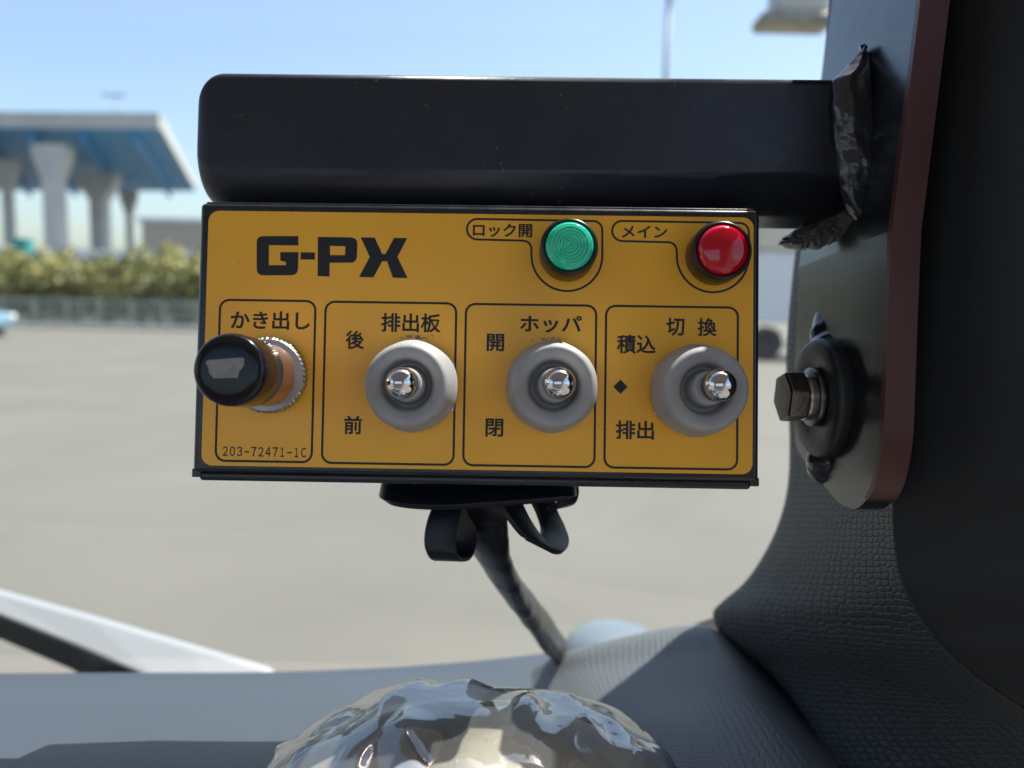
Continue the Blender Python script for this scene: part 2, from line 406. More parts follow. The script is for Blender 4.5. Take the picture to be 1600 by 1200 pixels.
# torn sealant flecks above the first two switches and a little dirt
M_fleck = mat('sealant_fleck', (.34, .25, .16), .8, var=.5, var_scale=900); M_dirt = mat('dirt_fleck', (.12, .06, .02), .8)
rf = random.Random(3)
def flecks(name, cxp, cyp, wx, wy, n_, s0, s1, m):
    v, f = [], []
    for _ in range(n_):
        c_ = PL(cxp + rf.gauss(0, wx), cyp + rf.gauss(0, wy)); k_ = rf.randint(4, 6); q = len(v); a0 = rf.random() * 6
        sx_, sy_ = rf.uniform(s0, s1) * mm, rf.uniform(s0, s1) * .6 * mm
        for i in range(k_):
            a_ = a0 + 2 * math.pi * i / k_; r_ = rf.uniform(.6, 1.2); v.append((c_.x + sx_ * r_ * math.cos(a_), c_.y + sy_ * r_ * math.sin(a_), INK_Z + rf.uniform(.01, .06) * mm))
        f.append(list(range(q, q + k_)))
    o = obj(name, v, f, m, label); o['kind'] = 'stuff'
flecks('sealant_flecks', 651, 526.5, 13, 1.8, 46, .12, .42, M_fleck); flecks('sealant_flecks', 864, 529.5, 14, 1.5, 36, .10, .34, M_fleck)
flecks('dirt_flecks', 484, 582, 3, 14, 7, .06, .16, M_dirt); flecks('dirt_flecks', 985, 640, 12, 14, 8, .05, .13, M_dirt); flecks('dirt_flecks', 740, 560, 150, 80, 16, .04, .09, M_dirt)

# --- indicator lamps: bezel with a ribbed lens
def lamp(px, py, h, rb, lensm, innerm, rings, lab):
    c = PL(px, py); Mx = Matrix.Translation((c.x, c.y, 0))
    prof = [(rb - .1 * mm, 0), (rb, .3 * mm), (rb, h - 1.4 * mm), (rb - .25 * mm, h - .5 * mm), (rb - .7 * mm, h - .2 * mm), (rb - 1.05 * mm, h - .6 * mm), (rb - 1.1 * mm, h - 3 * mm), (.1 * mm, h - 3 * mm)]
    v, f = lathe(prof, 64); part = obj('indicator_lamp', v, f, M_bezel, box_t, True, M=Mx, mods=[('bev', .1 * mm, 2)])
    part['label'] = lab
    rl = rb - 1.08 * mm; pr = [(rl, h - 2.6 * mm), (rl, h - .4 * mm), (rl - .25 * mm, h + .25 * mm), (rl - .7 * mm, h + .6 * mm)]
    if rings:
        n = 26; r1 = rl - .8 * mm
        for k in range(n):
            r = r1 * (1 - k / n); pr.append((r, h + .62 * mm + (.24 * mm if (k // 2) % 2 else 0) + .35 * mm * (1 - (r / r1) ** 2)))
    else:
        for k in range(1, 14):
            r = (rl - .7 * mm) * (1 - k / 14); pr.append((r, h + .6 * mm + .9 * mm * (1 - (r / rl) ** 2)))
    pr.append((0.00001, pr[-1][1]))
    # closed lens body: back to a flat rear face
    pr = [(.00001, h - 2.6 * mm)] + pr
    v, f = lathe(pr, 72); obj('lens', v, f, lensm, part, True)
    v, f = lathe([(.00001, h - 2.85 * mm), (rl - .05 * mm, h - 2.85 * mm), (rl - .05 * mm, h - 2.7 * mm), (.00001, h - 2.7 * mm)], 48)
    obj('diffuser', v, f, innerm, part)
lamp(886.2, 397, 9.0 * mm, 6.25 * mm, M_green, M_greenin, True, 'green ribbed indicator lens')
lamp(1116, 401, 7.8 * mm, 6.5 * mm, M_red, M_redin, False, 'red domed indicator lens')

# --- toggle switches: hex nut, rubber boot, chrome lever
def toggle(px, py, bx, by, hb, seed):
    c = PL(px, py); Mx = Matrix.Translation((c.x, c.y, 0))
    v, f = prism(hexpts(18.2 * mm, R(30)), 0, 2.2 * mm)
    part = obj('toggle_switch', v, f, M_steel, box_t, False, M=Mx, mods=[('bev', .3 * mm, 2)])
    tip = PL(bx, by, hb) - c; tip.z = hb
    k = .5
    shift = Vector((tip.x, tip.y, 0)) * k
    prof = [(9.7, 1.0), (10.05, 1.4), (10.1, 3.2), (10.0, 4.6), (9.7, 5.7), (9.35, 6.6), (9.2, 8.0), (9.15, 9.6), (9.0, 10.7), (8.6, 11.6), (8.05, 12.1), (7.4, 12.15), (6.6, 11.9), (5.9, 11.6),
            (5.45, 11.1), (5.2, 10.0), (5.0, 8.6), (4.6, 7.9), (4.1, 8.0), (3.8, 9.4), (3.6, 11.6), (3.48, 12.8), (3.2, 13.1), (2.6, 13.1)]
    v, f = lathe([(a * mm, b * mm) for a, b in prof], 72, lambda a, r, h: 1 + .014 * math.cos(6 * (a - R(30))) * max(0, 1 - h / (10 * mm)))
    nv = []
    for q in v:
        t = max(0, min(1, (q.z / mm - 4) / 9)) ; rr = math.hypot(q.x, q.y) / mm
        s = t * (1 if rr < 4.2 else .35 if rr < 9 else .25)
        nv.append(q + shift * s)
    obj('rubber_boot', nv, f, M_boot, part, True, mods=[('sub', 1)])
    base = Vector((shift.x * .75, shift.y * .75, 9 * mm)); rb = 3.28 * mm; dirn = (tip - base).normalized()
    path = [base, base + dirn * 2 * mm, base + dirn * 5 * mm]; L = (tip - base).length
    pth, rad = [], []
    for t, r in ((0, 2.7), (.25, 2.8), (.5, 3.0), (.75, 3.2), (.9, 3.28)):
        pth.append(base + dirn * (L * t)); rad.append(r * mm)
    for q in range(1, 13):
        a = q / 12 * math.pi / 2; pth.append(tip + dirn * (rb * math.sin(a))); rad.append(max(rb * math.cos(a), 1e-6))
    pth.insert(5, tip); rad.insert(5, rb)
    v, f = sweep(pth, rad, 40)
    obj('lever', v, f, M_chrome, part, True)
toggle(647, 604, 627.5, 598.5, 17.5 * mm, 1)
toggle(861, 605, 874.5, 599, 17.5 * mm, 2)
toggle(1084, 611, 1125, 602, 18 * mm, 3)

# --- pull knob: knurled ring, metal collar, black knob
c = PL(423.5, 587); Mx = Matrix.Translation((c.x, c.y, 0))
v, f = lathe([(7.4 * mm, 0), (8.35 * mm, .4 * mm), (8.35 * mm, 2.4 * mm), (7.9 * mm, 2.9 * mm), (6.6 * mm, 3.0 * mm), (6.2 * mm, 2.6 * mm)], 144,
             lambda a, r, h: 1 + (.014 * (1 if math.sin(a * 48) > 0 else -1) if r > 8.2 * mm else 0))
pk = obj('pull_switch', v, f, M_ring, box_t, False, M=Mx)
prof = [(6.5, 1.5)]
z = 3.0
while z < 14.2:
    prof += [(6.75, z), (6.62, z + .3)]; z += .6
prof += [(6.5, 14.6)]
v, f = lathe([(a * mm, b * mm) for a, b in prof], 64); obj('collar', v, f, M_copper, pk, True)
v, f = lathe([(a * mm, b * mm) for a, b in ((6.4, 13.9), (7.0, 14.0), (7.15, 14.3), (7.15, 20), (7.12, 24.0), (7.0, 24.9), (6.7, 25.5), (6.2, 25.8), (4.7, 25.95), (2.6, 26.02), (.001, 26.05))], 96)
obj('knob', v, f, M_knob, pk, True)

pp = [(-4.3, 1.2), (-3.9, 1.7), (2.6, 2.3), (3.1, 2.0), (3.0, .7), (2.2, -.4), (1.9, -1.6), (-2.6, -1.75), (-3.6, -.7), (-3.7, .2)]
v, f = prism([(x * mm, y * mm) for x, y in pp], 25.98 * mm, 26.12 * mm)  # rear window reflection on the knob, put in as a thin grey shape
o = obj('reflection_patch', v, f, mat('reflection_grey', (.26, .26, .25), .5, var=.2, var_scale=500), pk); o['label'] = 'window reflection painted as a grey patch on the knob face'
# ------------------------------------------------------------------ bracket: square bar, plate, welds, bolt
a = PL(303, 200, -6 * mm); b_ = PL(1318, 215, -6 * mm)
yt, yb = PL(700, 114.5, -6 * mm).y, PL(700, 318, -6 * mm).y
BO = PAN @ Matrix.Translation((b_.x, yb, -20 * mm))
br = thing('mounting_bracket', None, 'black painted steel bracket, square bar welded to a bolted plate', 'bracket', M=BO)
bi = BO.inverted()
def inb(p): return bi @ p
x0, x1, y0, y1, z0, z1 = a.x - b_.x, 14 * mm, 0, yt - yb, -14 * mm, 14 * mm
def bar_section(x, iy, ib, iz):                 # tight top edges, wide rolled bottom edges
    out = []
    for cy_, cz_, r_, a0 in ((y1 - iy, z1 - iz, 1.8 * mm, 0), (y0 + ib, z1 - iz, 8.5 * mm, 90), (y0 + ib, z0 + iz, 8.5 * mm, 180), (y1 - iy, z0 + iz, 1.8 * mm, 270)):
        sy, sz = (1 if cy_ > (y0 + y1) / 2 else -1), (1 if cz_ > 0 else -1)
        for k in range(9):
            a_ = R(a0 + 90 * k / 8); out.append(Vector((x, cy_ - sy * r_ + r_ * math.cos(R(a0 + 90 * k / 8)), cz_ - sz * r_ + r_ * math.sin(R(a0 + 90 * k / 8)))))
    return out
secs = []; ER = 6.5 * mm
for k in range(10):
    t_ = ER * (1 - math.cos(R(90 * k / 9))); q_ = ER * (1 - math.sin(R(90 * k / 9))); secs.append(bar_section(x0 + t_, q_, q_ * .8, q_ * .35))
secs.append(bar_section(x1, 0, 0, 0))
v, f = [], []; m_ = len(secs[0])
for sc_ in secs: v += sc_
for i in range(len(secs) - 1):
    for k in range(m_): f.append([i * m_ + k, i * m_ + (k + 1) % m_, (i + 1) * m_ + (k + 1) % m_, (i + 1) * m_ + k])
f.append(list(range(m_))); f.append([(len(secs) - 1) * m_ + k for k in range(m_)][::-1])
obj('bar', v, f, M_bar, br, True, mods=[('wn',)])
XT = [(-.03, .0772), (-.0067, .0779), (.0134, .0786), (.0322, .0794), (.0537, .0821), (.0805, .0854), (.14, .0930)]
rows = []
tp = [(.14, 165, 218), (.11, 165, 218), (.0805, 165, 218), (.0537, 165, 218), (.0322, 165, 218), (.0134, 165, 218), (-.005, 165, 218), (-.012, 165.3, 216.5), (-.017, 166.5, 215), (-.0208, 168, 208),
      (-.0234, 169.8, 201), (-.0259, 172.6, 193), (-.0276, 175.5, 188), (-.0284, 178, 184)]
tpv = smooth_path([Vector(q) for q in tp], 6); tp = [tuple(q) for q in tpv]
for (yv, dn, df) in tp:
    X = interp(XT, yv); t = .006
    rows.append([CV(X, yv, dn * mm), CV(X, yv, df * mm), CV(X + t, yv, df * mm), CV(X + t, yv, dn * mm)])
v, f = [], []
for r_ in rows: v += r_
for i in range(len(rows) - 1):
    for k in range(4): f.append([i * 4 + k, i * 4 + (k + 1) % 4, (i + 1) * 4 + (k + 1) % 4, (i + 1) * 4 + k])
f.append([0, 1, 2, 3]); q = (len(rows) - 1) * 4; f.append([q + 3, q + 2, q + 1, q])
obj('plate', v, f, M_plate, br, False, world=True, mods=[('bev', .7 * mm, 3)])

rows = []
for (yv, dn, df) in tp[:-14]:
    X = interp(XT, yv); rows.append([CV(X - .0001, yv, dn * mm - .0006), CV(X + .0061, yv, dn * mm - .0006), CV(X + .0061, yv, dn * mm + .0012), CV(X - .0001, yv, dn * mm + .0012)])
v, f = [], []
for r_ in rows: v += r_
for i in range(len(rows) - 1):
    for k in range(4): f.append([i * 4 + k, i * 4 + (k + 1) % 4, (i + 1) * 4 + (k + 1) % 4, (i + 1) * 4 + k])
f.append([0, 1, 2, 3]); q = (len(rows) - 1) * 4; f.append([q + 3, q + 2, q + 1, q])
o = obj('plate_edge', v, f, mat('red_brown_edge', (.075, .022, .020), .4, var=.15, var_scale=60), br, False, world=True); o['label'] = 'red-brown front edge of the plate'

def weld(name, pts, rad, seed, amp, freq):
    path = smooth_path([P(*p) for p in pts], 14); n = len(path)
    def fn(i, a_, p):
        rip = .16 * math.sin(i * freq + 1.3 * math.cos(a_)) 
        return 1 + amp * noise.noise(p * 260 + Vector((seed, 0, 0))) + rip * amp * 1.6 + .25 * amp * noise.noise(p * 900)
    rr = []
    for i in range(n):
        t = i / (n - 1) * (len(rad) - 1); k = min(int(t), len(rad) - 2); rr.append((rad[k] + (rad[k + 1] - rad[k]) * (t - k)) * mm)
    v, f = sweep(path, rr, 28, fn)
    return obj(name, v, f, M_weld, br, True, world=True, mods=[('sub', 1)])
fw0 = CAM_ROT.to_3x3() @ Vector((0, 0, -1))
rows = []                                      # fillet between bar end and plate: U-shaped ripples, irregular rims
NV, NU = 90, 30
Lc = [(0, 1345, .187), (.03, 1335, .186), (.1, 1322, .185), (.17, 1302, .182), (.3, 1302, .181), (.5, 1303, .181), (.75, 1310, .182), (.9, 1318, .183), (1, 1332, .185)]
Rc = [(0, 1347, .187), (.03, 1359, .186), (.1, 1366, .184), (.2, 1371, .181), (.4, 1374, .180), (.6, 1380, .179), (.8, 1381, .180), (.93, 1378, .181), (1, 1366, .183)]
for i in range(NV + 1):
    t = i / NV; y = 78 + 264 * t
    lx, ld = interp([(q[0], q[1]) for q in Lc], t), interp([(q[0], q[2]) for q in Lc], t)
    rx_, rd = interp([(q[0], q[1]) for q in Rc], t), interp([(q[0], q[2]) for q in Rc], t)
    r_ = []
    for j in range(NU + 1):
        u_ = j / NU; e_ = math.sin(math.pi * u_) ** .6
        jit = 3 * noise.noise(Vector((t * 14, u_ * 2, 3)))
        rd += .0035 * (1 - t * .5) if j == 0 else 0
        p = P(lx + (rx_ - lx) * u_ + jit * (1 if u_ < .1 or u_ > .9 else .3), y + 22 * (1 - (2 * u_ - 1) ** 2) * (t - .15), ld + (rd - ld) * u_)
        ph = t * 11 - 1.1 * (1 - (2 * u_ - 1) ** 2) + .8 * noise.noise(Vector((t * 5, u_ * 3, 1)))
        hgt = e_ * (2.0 + .9 * math.sin(ph * 2.2) * (.4 + abs(noise.noise(Vector((t * 4, 7, 0))))) + 1.0 * noise.noise(Vector((t * 7, u_ * 3, 0))) + .25 * noise.noise(Vector((t * 26, u_ * 9, 5)))) - 1.2 * (1 - e_)
        r_.append(p - (CAM_ROT.to_3x3() @ Vector((.1, 0, -1))) * hgt * mm)
    rows.append(r_)
v, f = grid(rows); obj('weld_bead', v, f, M_weld, br, True, world=True, mods=[('solid', .001, -1)])
rows = []                                      # lower bead: ragged diagonal ripples, reflected ground light put into the mottled colour
for i in range(111):
    t = i / 110; cxp = 1218 + 138 * t; cyp = 380 - 46 * t + 6 * math.sin(t * 5); wd = interp([(0, 3), (.06, 9), (.2, 17), (.5, 24), (.8, 25), (1, 14)], t) * (1 + .25 * noise.noise(Vector((t * 9, 0, 2))))
    dp = .206 - .024 * t; r_ = []
    for j in range(25):
        u_ = j / 24 * 2 - 1; e_ = max(0, 1 - u_ * u_) ** .5
        ph = t * 34 + u_ * 2.2 + 1.6 * noise.noise(Vector((t * 6, u_ * 1.5, 0)))
        hgt = e_ * (3.4 + .75 * math.sin(ph) * (.5 + .8 * noise.noise(Vector((t * 5, u_, 8)))) + .8 * noise.noise(Vector((t * 12, u_ * 3, 4))) + .35 * noise.noise(Vector((t * 50, u_ * 9, 1))))
        off = wd * u_ + 2.5 * noise.noise(Vector((t * 30, u_ * 2, 7)))
        r_.append(P(cxp + off * .28, cyp + off * .95, dp + .0012 * abs(u_)) - fw0 * hgt * mm)
    rows.append(r_)
v, f = grid(rows); obj('weld_bead', v, f, mat('weld_reflected_tone', (.10, .10, .085), .3, var=.9, var_scale=160, bump=.4, bump_scale=500), br, True, world=True, mods=[('solid', .001, -1)])

# bolt with its welded boss, facing left from the plate
ax = (CAM_ROT.to_3x3() @ Vector((-1, 0, .03))).normalized()
up = CAM_ROT.to_3x3() @ Vector((0, 1, 0))
def bolt_frame(px, py, X):                    # point on the face at camera-frame X
    d = X / ((px - 800) / F); p = P(px, py, d)
    yv = (up - ax * up.dot(ax)).normalized(); xv = yv.cross(ax)
    m = Matrix((xv, yv, ax)).transposed().to_4x4(); m.translation = p; return bi @ m
v, f = lathe([(a_ * mm, h_ * mm) for a_, h_ in ((14.6, -4.0), (14.8, -.8), (14.3, 0), (13.6, .3), (9, .3), (8.4, .0))], 64,
             lambda a_, r, h: 1 + .03 * noise.noise(Vector((3 * math.cos(a_), 3 * math.sin(a_), 0))))
obj('boss', v, f, mat('boss_paint', (.03, .033, .034), .42, bump=.15, bump_scale=500), br, True, M=bolt_frame(1272, 622, 74.5 * mm), mods=[('bev', .2 * mm, 2)])
fb = bolt_frame(1272, 620, 73.9 * mm) @ Matrix.Scale(.86, 4)
v, f = lathe([(a_ * mm, h_ * mm) for a_, h_ in ((8.3, -.6), (8.4, 0), (8.3, 1.3), (8.0, 1.5), (4, 1.5))], 48)
hb = obj('hex_bolt', v, f, M_bolt, br, True, M=fb, mods=[('bev', .15 * mm, 2)])
v, f = lathe([(a_ * mm, h_ * mm) for a_, h_ in ((6.6, 1.4), (6.7, 1.6), (6.7, 3.4), (6.4, 3.6), (4, 3.6))], 48); obj('spring_washer', v, f, M_steel, hb, True, mods=[('bev', .15 * mm, 2)])
v, f = prism(hexpts(13 * mm, R(12)), 3.5 * mm, 9.2 * mm); obj('bolt_head', v, f, M_bolt, hb, False, mods=[('bev', .7 * mm, 3)])
def lump(pts, rad, seed):
    o = weld('weld_lump', pts, rad, seed, .22, .35); return o
lump([(1287, 478, .206), (1296, 505, .203), (1306, 540, .200), (1316, 580, .196)], [.7, 4.6, 6.6, 4.0], 9)
lump([(1308, 690, .196), (1298, 718, .197), (1290, 742, .199), (1287, 757, .200)], [3.4, 5.4, 4.0, .6], 12)

# ------------------------------------------------------------------ pillar trim, cover, dashboard
def uv_grid(o, nu, nv, su, sv):
    """uv laid out in real centimetres along the sheet so the moulded grain keeps its size"""
    me = o.data; uv = me.uv_layers.new(name='UVMap')
    for l in me.loops:
        i = l.vertex_index; uv.data[l.index].uv = ((i % nu) * su, (i // nu) * sv)
def sheet(name, rows, m, parent, sub=2, solid=None, grain=None):
    n = 10
    # catmull-rom refine columns then rows
    cols = [smooth_path(r_, n) for r_ in rows]
    cr = list(zip(*cols)); fine = [smooth_path(list(c_), n) for c_ in cr]
    rows2 = [list(x) for x in zip(*fine)]
    v, f = grid(rows2); nu = len(rows2[0])
    o = obj(name, v, f, m, parent, True, world=True, mods=[('solid', abs(solid), 1 if solid < 0 else -1)] if solid else None)
    if grain:
        me = o.data; uv = me.uv_layers.new(name='UVMap')
        # arc-length uv
        mid = rows2[len(rows2) // 2]; U = [0]
        for i in range(1, nu): U.append(U[-1] + (mid[i] - mid[i - 1]).length)
        col = [r_[nu // 2] for r_ in rows2]; V = [0]
        for i in range(1, len(col)): V.append(V[-1] + (col[i] - col[i - 1]).length)
        for l in me.loops:
            i = l.vertex_index; uv.data[l.index].uv = (U[i % nu] / grain, V[i // nu] / grain)
    return o
pt = thing('pillar_trim', P(1300, 1000, .25), 'dark grey grained plastic trim covering the windshield pillar', 'pillar trim')
TL = [(-250, 1318, .262), (-100, 1302, .262), (0, 1296, .262), (120, 1284, .262), (260, 1262, .264), (420, 1240, .266), (560, 1229, .268), (680, 1234, .270), (760, 1231, .272), (820, 1216, .276), (870, 1192, .280),
      (910, 1164, .285), (940, 1130, .289), (957, 1116, .290), (985, 1124, .286), (1010, 1150, .278), (1040, 1190, .268), (1080, 1228, .257), (1130, 1262, .245), (1200, 1298, .230), (1290, 1335, .214)]
TS = [(-250, 1505, .175), (-100, 1488, .176), (0, 1472, .177), (120, 1460, .178), (260, 1445, .180), (420, 1428, .182), (560, 1412, .184), (680, 1402, .186), (760, 1397, .187), (820, 1397, .188), (870, 1401, .188),
      (915, 1412, .187), (955, 1430, .186), (985, 1450, .185), (1015, 1475, .183), (1045, 1508, .181), (1075, 1548, .178), (1105, 1595, .175), (1140, 1650, .171), (1200, 1740, .164), (1290, 1860, .155)]
rows = []
for (ly, lx, ld), (sy, sx_, sd) in zip(TL, TS):
    A = P(lx, ly, ld); B = P(sx_, sy, sd)
    r_ = [P(lx + 26, ly + (6 if ly < 950 else 22), ld + .035), P(lx + 6, ly + (1 if ly < 950 else 6), ld + .008)]
    for t in (0, .12, .35, .65, .9, 1.0):
        y = ly + (sy - ly) * t; x = lx + (sx_ - lx) * t; d = ld + (sd - ld) * (t ** .85)
        r_.append(P(x, y, d))
    r_.append(P(sx_ + 5, sy - 1, sd + .004)); r_.append(P(sx_ + 8, sy - 2, sd + .02))
    rows.append(r_)
o_trim = sheet('trim_panel', rows, M_trim, pt, grain=.0019)
filler = [[P(1085 + dx * .6, 975 - dx * .2, .318), P(1180 + dx, 1030, .292), P(1250 + dx, 1100, .268), P(1310 + dx, 1200, .246), P(1370 + dx, 1300, .23)] for dx in (-70, -30, 20, 80, 140)]
sheet('gap_filler', filler, M_gap_filler, pt)  # black sheet added to close the light leak and darken the gap
rows = []
for (sy, sx_, sd) in TS:
    r_ = [P(sx_ - 1, sy, sd + .016), P(sx_ + 3, sy, sd + .002), P(sx_ + 9, sy, sd - .0008)]
    for t in (.15, .4, .7, 1):
        r_.append(P(sx_ + 9 + (2300 - sx_) * t, sy - 40 * t, sd - .0008 - .075 * t))
    rows.append(r_)
cv = thing('door_side_cover', P(1600, 900, .16), 'smooth near-black plastic cover beyond the curved seam of the grey pillar trim', 'interior cover')
sheet('cover_panel', rows, M_cover, cv)

DZ = CAM_POS.z - .155
dash = thing('dashboard', on_z(400, 1200, DZ), 'blue-grey plastic dashboard top below the windshield', 'dashboard')
edge = [(-500, 1052), (-250, 1052), (0, 1052), (200, 1051), (415, 1050), (600, 1043), (740, 1033), (870, 1019), (1000, 1008), (1200, 1000), (1500, 990)]
def plane_d(py): return .155 / ((py - 600) / F * math.cos(R(6.5)) + math.sin(R(6.5)))
rows = []
for k, (dy, dd) in enumerate(((0, None), (12, .989), (30, .954), (60, .886), (100, .808), (150, .742), (260, .68), (420, .64))):
    r_ = []
    for (x, y) in edge:
        if dd is None: p = on_z(x, y + dy, DZ)
        else:
            b = max(0, min(1, (830 - x) / 230)); pd = on_z(x, y + dy, DZ); d0 = (CAM.inverted() @ pd).z * -1
            p = P(x, y + dy, d0 * (1 + (dd - 1) * b))
        r_.append(p)
    rows.append(r_)
sheet('dash_top', rows, M_dash, dash, solid=-.012)
hump = [[(818, 1052, .350), (880, 1030, .335), (1000, 1006, .330), (1085, 990, .320), (1120, 1000, .312), (1180, 1030, .31)],
        [(828, 1050, .328), (878, 1021, .312), (1000, 990, .300), (1080, 977, .292), (1116, 984, .286), (1180, 1020, .290)],
        [(824, 1066, .318), (885, 1052, .298), (1000, 1036, .281), (1092, 1025, .272), (1150, 1033, .266), (1215, 1068, .270)],
        [(822, 1100, .300), (905, 1092, .278), (1010, 1085, .260), (1112, 1080, .252), (1190, 1095, .246), (1260, 1130, .250)],
        [(830, 1160, .276), (930, 1150, .254), (1030, 1140, .238), (1140, 1140, .230), (1240, 1160, .224), (1320, 1200, .228)],
        [(850, 1260, .243), (960, 1250, .224), (1070, 1240, .212), (1190, 1240, .205), (1310, 1260, .200), (1400, 1300, .204)],
        [(880, 1440, .205), (1000, 1430, .19), (1130, 1420, .182), (1270, 1420, .176), (1400, 1440, .172), (1500, 1470, .176)]]
o_h = sheet('corner_hump', [[P(*p) for p in r_] for r_ in hump], M_hump, dash, grain=.0021)
o_h['label'] = 'grained plastic hump at the dashboard corner'

# ------------------------------------------------------------------ cable and straps under the box
def U(px, py, d): return P(px, py, d)
cb = thing('cable_loom', P(882, 1018, .318), 'black taped cable running from the box down to the dashboard', 'cable')
pts = [P(748, 760, .200), P(750, 800, .203), P(758, 845, .212), P(790, 905, .235), P(828, 955, .262), P(862, 1000, .296), P(894, 1040, .345)]
path = smooth_path(pts, 12); n = len(path); prt = [6.0, 6.0, 6.0, 6.0, 5.8, 5.0, 3.6]
rad = []
for i in range(n):
    t = i / (n - 1) * 6; k = min(int(t), 5); r_ = (prt[k] + (prt[k + 1] - prt[k]) * (t - k)) * mm
    rad.append((r_ * 1.32, r_ * .62))
v, f = sweep(path, rad, 36, lambda i, a_, p: 1 + .10 * noise.noise(p * 110) + .05 * noise.noise(p * 350) + .05 * (1 - 2 * abs(noise.noise(Vector((a_ * 1.5, i * .05, 3))))), twist=1.7)
obj('taped_sleeve', v, f, M_tape, cb, True, world=True, mods=[('sub', 1)])

st = thing('tie_strap', P(740, 775, .198), 'black flat strap looped around the cable under the box', 'strap')
rt = CAM_ROT.to_3x3() @ Vector((1, 0, 0)); fw = CAM_ROT.to_3x3() @ Vector((0, 0, -1))
path = smooth_path([P(606, 754, .200), P(600, 760, .196), P(608, 768, .190), P(640, 774, .187), P(690, 776, .186), P(760, 772, .186), P(830, 767, .187), P(885, 762, .189), P(895, 758, .195), P(890, 752, .202)], 8)
v, f = band(path, up * .0042 + fw * .006, .0016); obj('clamp_band', v, f, M_strap, st, True, world=True, mods=[('bev', .3 * mm, 2)])
path = smooth_path([P(890, 758, .197), P(890, 770, .192), P(884, 786, .191), P(868, 792, .194)], 6)
v, f = band(path, rt * .0045 + fw * .005, .0013); obj('strap_tail', v, f, M_strap, st, True, world=True, mods=[('bev', .3 * mm, 2)])
path = smooth_path([P(706, 778, .193), P(694, 808, .189), P(688, 838, .187), P(690, 862, .187), P(700, 873, .191), P(716, 868, .197), P(722, 845, .200), P(722, 815, .200), P(730, 782, .199)], 8)
v, f = band(path, rt * .0070 + fw * .0035 - up * .001, .0012); obj('strap_loop', v, f, M_strap, st, True, world=True, mods=[('bev', .3 * mm, 2)])
path = smooth_path([P(790, 770, .194), P(804, 800, .190), P(822, 828, .188), P(842, 850, .188), P(860, 852, .192), P(867, 836, .198), P(860, 812, .201), P(850, 790, .202), P(846, 768, .202)], 8)
v, f = band(path, rt * .0066 + fw * .0045 - up * .0042, .0013); obj('strap_loop', v, f, M_strap, st, True, world=True, mods=[('bev', .3 * mm, 2)])

# ------------------------------------------------------------------ film-wrapped hood at the bottom
wr = thing('instrument_hood', P(735, 1330, .21), 'rounded instrument hood wrapped in crumpled clear plastic film', 'instrument hood')
cx, cy, cdp = 735, 1340, .170
def dome(a_, b_, dd, rx, ry, rz, disp, nu, nv):
    v, f = [], []
    cc = P(cx, cy, cdp)
    for i in range(nv + 1):
        th = math.pi * (.02 + .96 * i / nv)
        for j in range(nu + 1):
            ph = math.pi * (-.35 + 1.7 * j / nu)
            n_ = Vector((-math.cos(th), math.sin(th) * math.sin(ph), math.sin(th) * math.cos(ph)))
            p = Vector((rx * n_.x, ry * n_.y, rz * n_.z))
            p += n_ * disp(p)
            v.append(cc + (CAM_ROT.to_3x3() @ p))
    for i in range(nv):
        for j in range(nu):
            q = i * (nu + 1) + j; f.append([q, q + 1, q + nu + 2, q + nu + 1])
    return v, f
RX, RY, RZ = 392 / F * cdp, 256 / F * cdp, .040
M_hood = mat('hood_plastic', (.42, .385, .31), .4, var=.85, var_scale=22)
v, f = dome(0, 0, 0, RX - .0045, RY - .0045, RZ - .0045, lambda p: 0, 40, 30); obj('hood', v, f, M_hood, wr, True, world=True)
def film_mat(name, fac, tint=(.95, .95, .95), milk=.05):
    m = bpy.data.materials.new(name); m.use_nodes = True; n = m.node_tree; n.nodes.clear()
    out = n.nodes.new('ShaderNodeOutputMaterial'); tr = n.nodes.new('ShaderNodeBsdfTransparent'); tr.inputs[0].default_value = (*tint, 1)
    gl = n.nodes.new('ShaderNodeBsdfGlossy'); gl.inputs['Roughness'].default_value = .06
    df = n.nodes.new('ShaderNodeBsdfDiffuse'); df.inputs[0].default_value = (.8, .82, .85, 1)
    m1 = n.nodes.new('ShaderNodeMixShader'); m2 = n.nodes.new('ShaderNodeMixShader'); m2.inputs[0].default_value = milk
    tc = n.nodes.new('ShaderNodeTexCoord'); no = n.nodes.new('ShaderNodeTexNoise'); no.inputs['Scale'].default_value = 40; no.inputs['Detail'].default_value = 3; no.inputs['Distortion'].default_value = .8
    bp = n.nodes.new('ShaderNodeBump'); bp.inputs['Strength'].default_value = .35; bp.inputs['Distance'].default_value = .002
    n.links.new(tc.outputs['Object'], no.inputs['Vector']); n.links.new(no.outputs['Fac'], bp.inputs['Height'])
    n.links.new(bp.outputs[0], gl.inputs['Normal'])
    n.links.new(schlick(n, .09, 1.2, fac, bp.outputs[0]), m1.inputs[0]); n.links.new(tr.outputs[0], m1.inputs[1]); n.links.new(gl.outputs[0], m1.inputs[2])
    n.links.new(m1.outputs[0], m2.inputs[1]); n.links.new(df.outputs[0], m2.inputs[2]); n.links.new(m2.outputs[0], out.inputs[0])
    return m
M_film = film_mat('clear_film', .10)
rng = random.Random(11)
CREASE = [(Vector((rng.gauss(0, 1), rng.gauss(0, 1), rng.gauss(0, .6))).normalized(), rng.uniform(-.03, .03)) for _ in range(22)]
def facets(p, k=22): return sum((1 if i % 2 else -1) * abs(n_.dot(p) - c_) for i, (n_, c_) in enumerate(CREASE[:k]))
FM = sum(facets(Vector((RX * math.cos(a_ * .31), RY * abs(math.sin(a_ * .31)), RZ * .5 * math.sin(a_ * 1.7)))) for a_ in range(60)) / 60
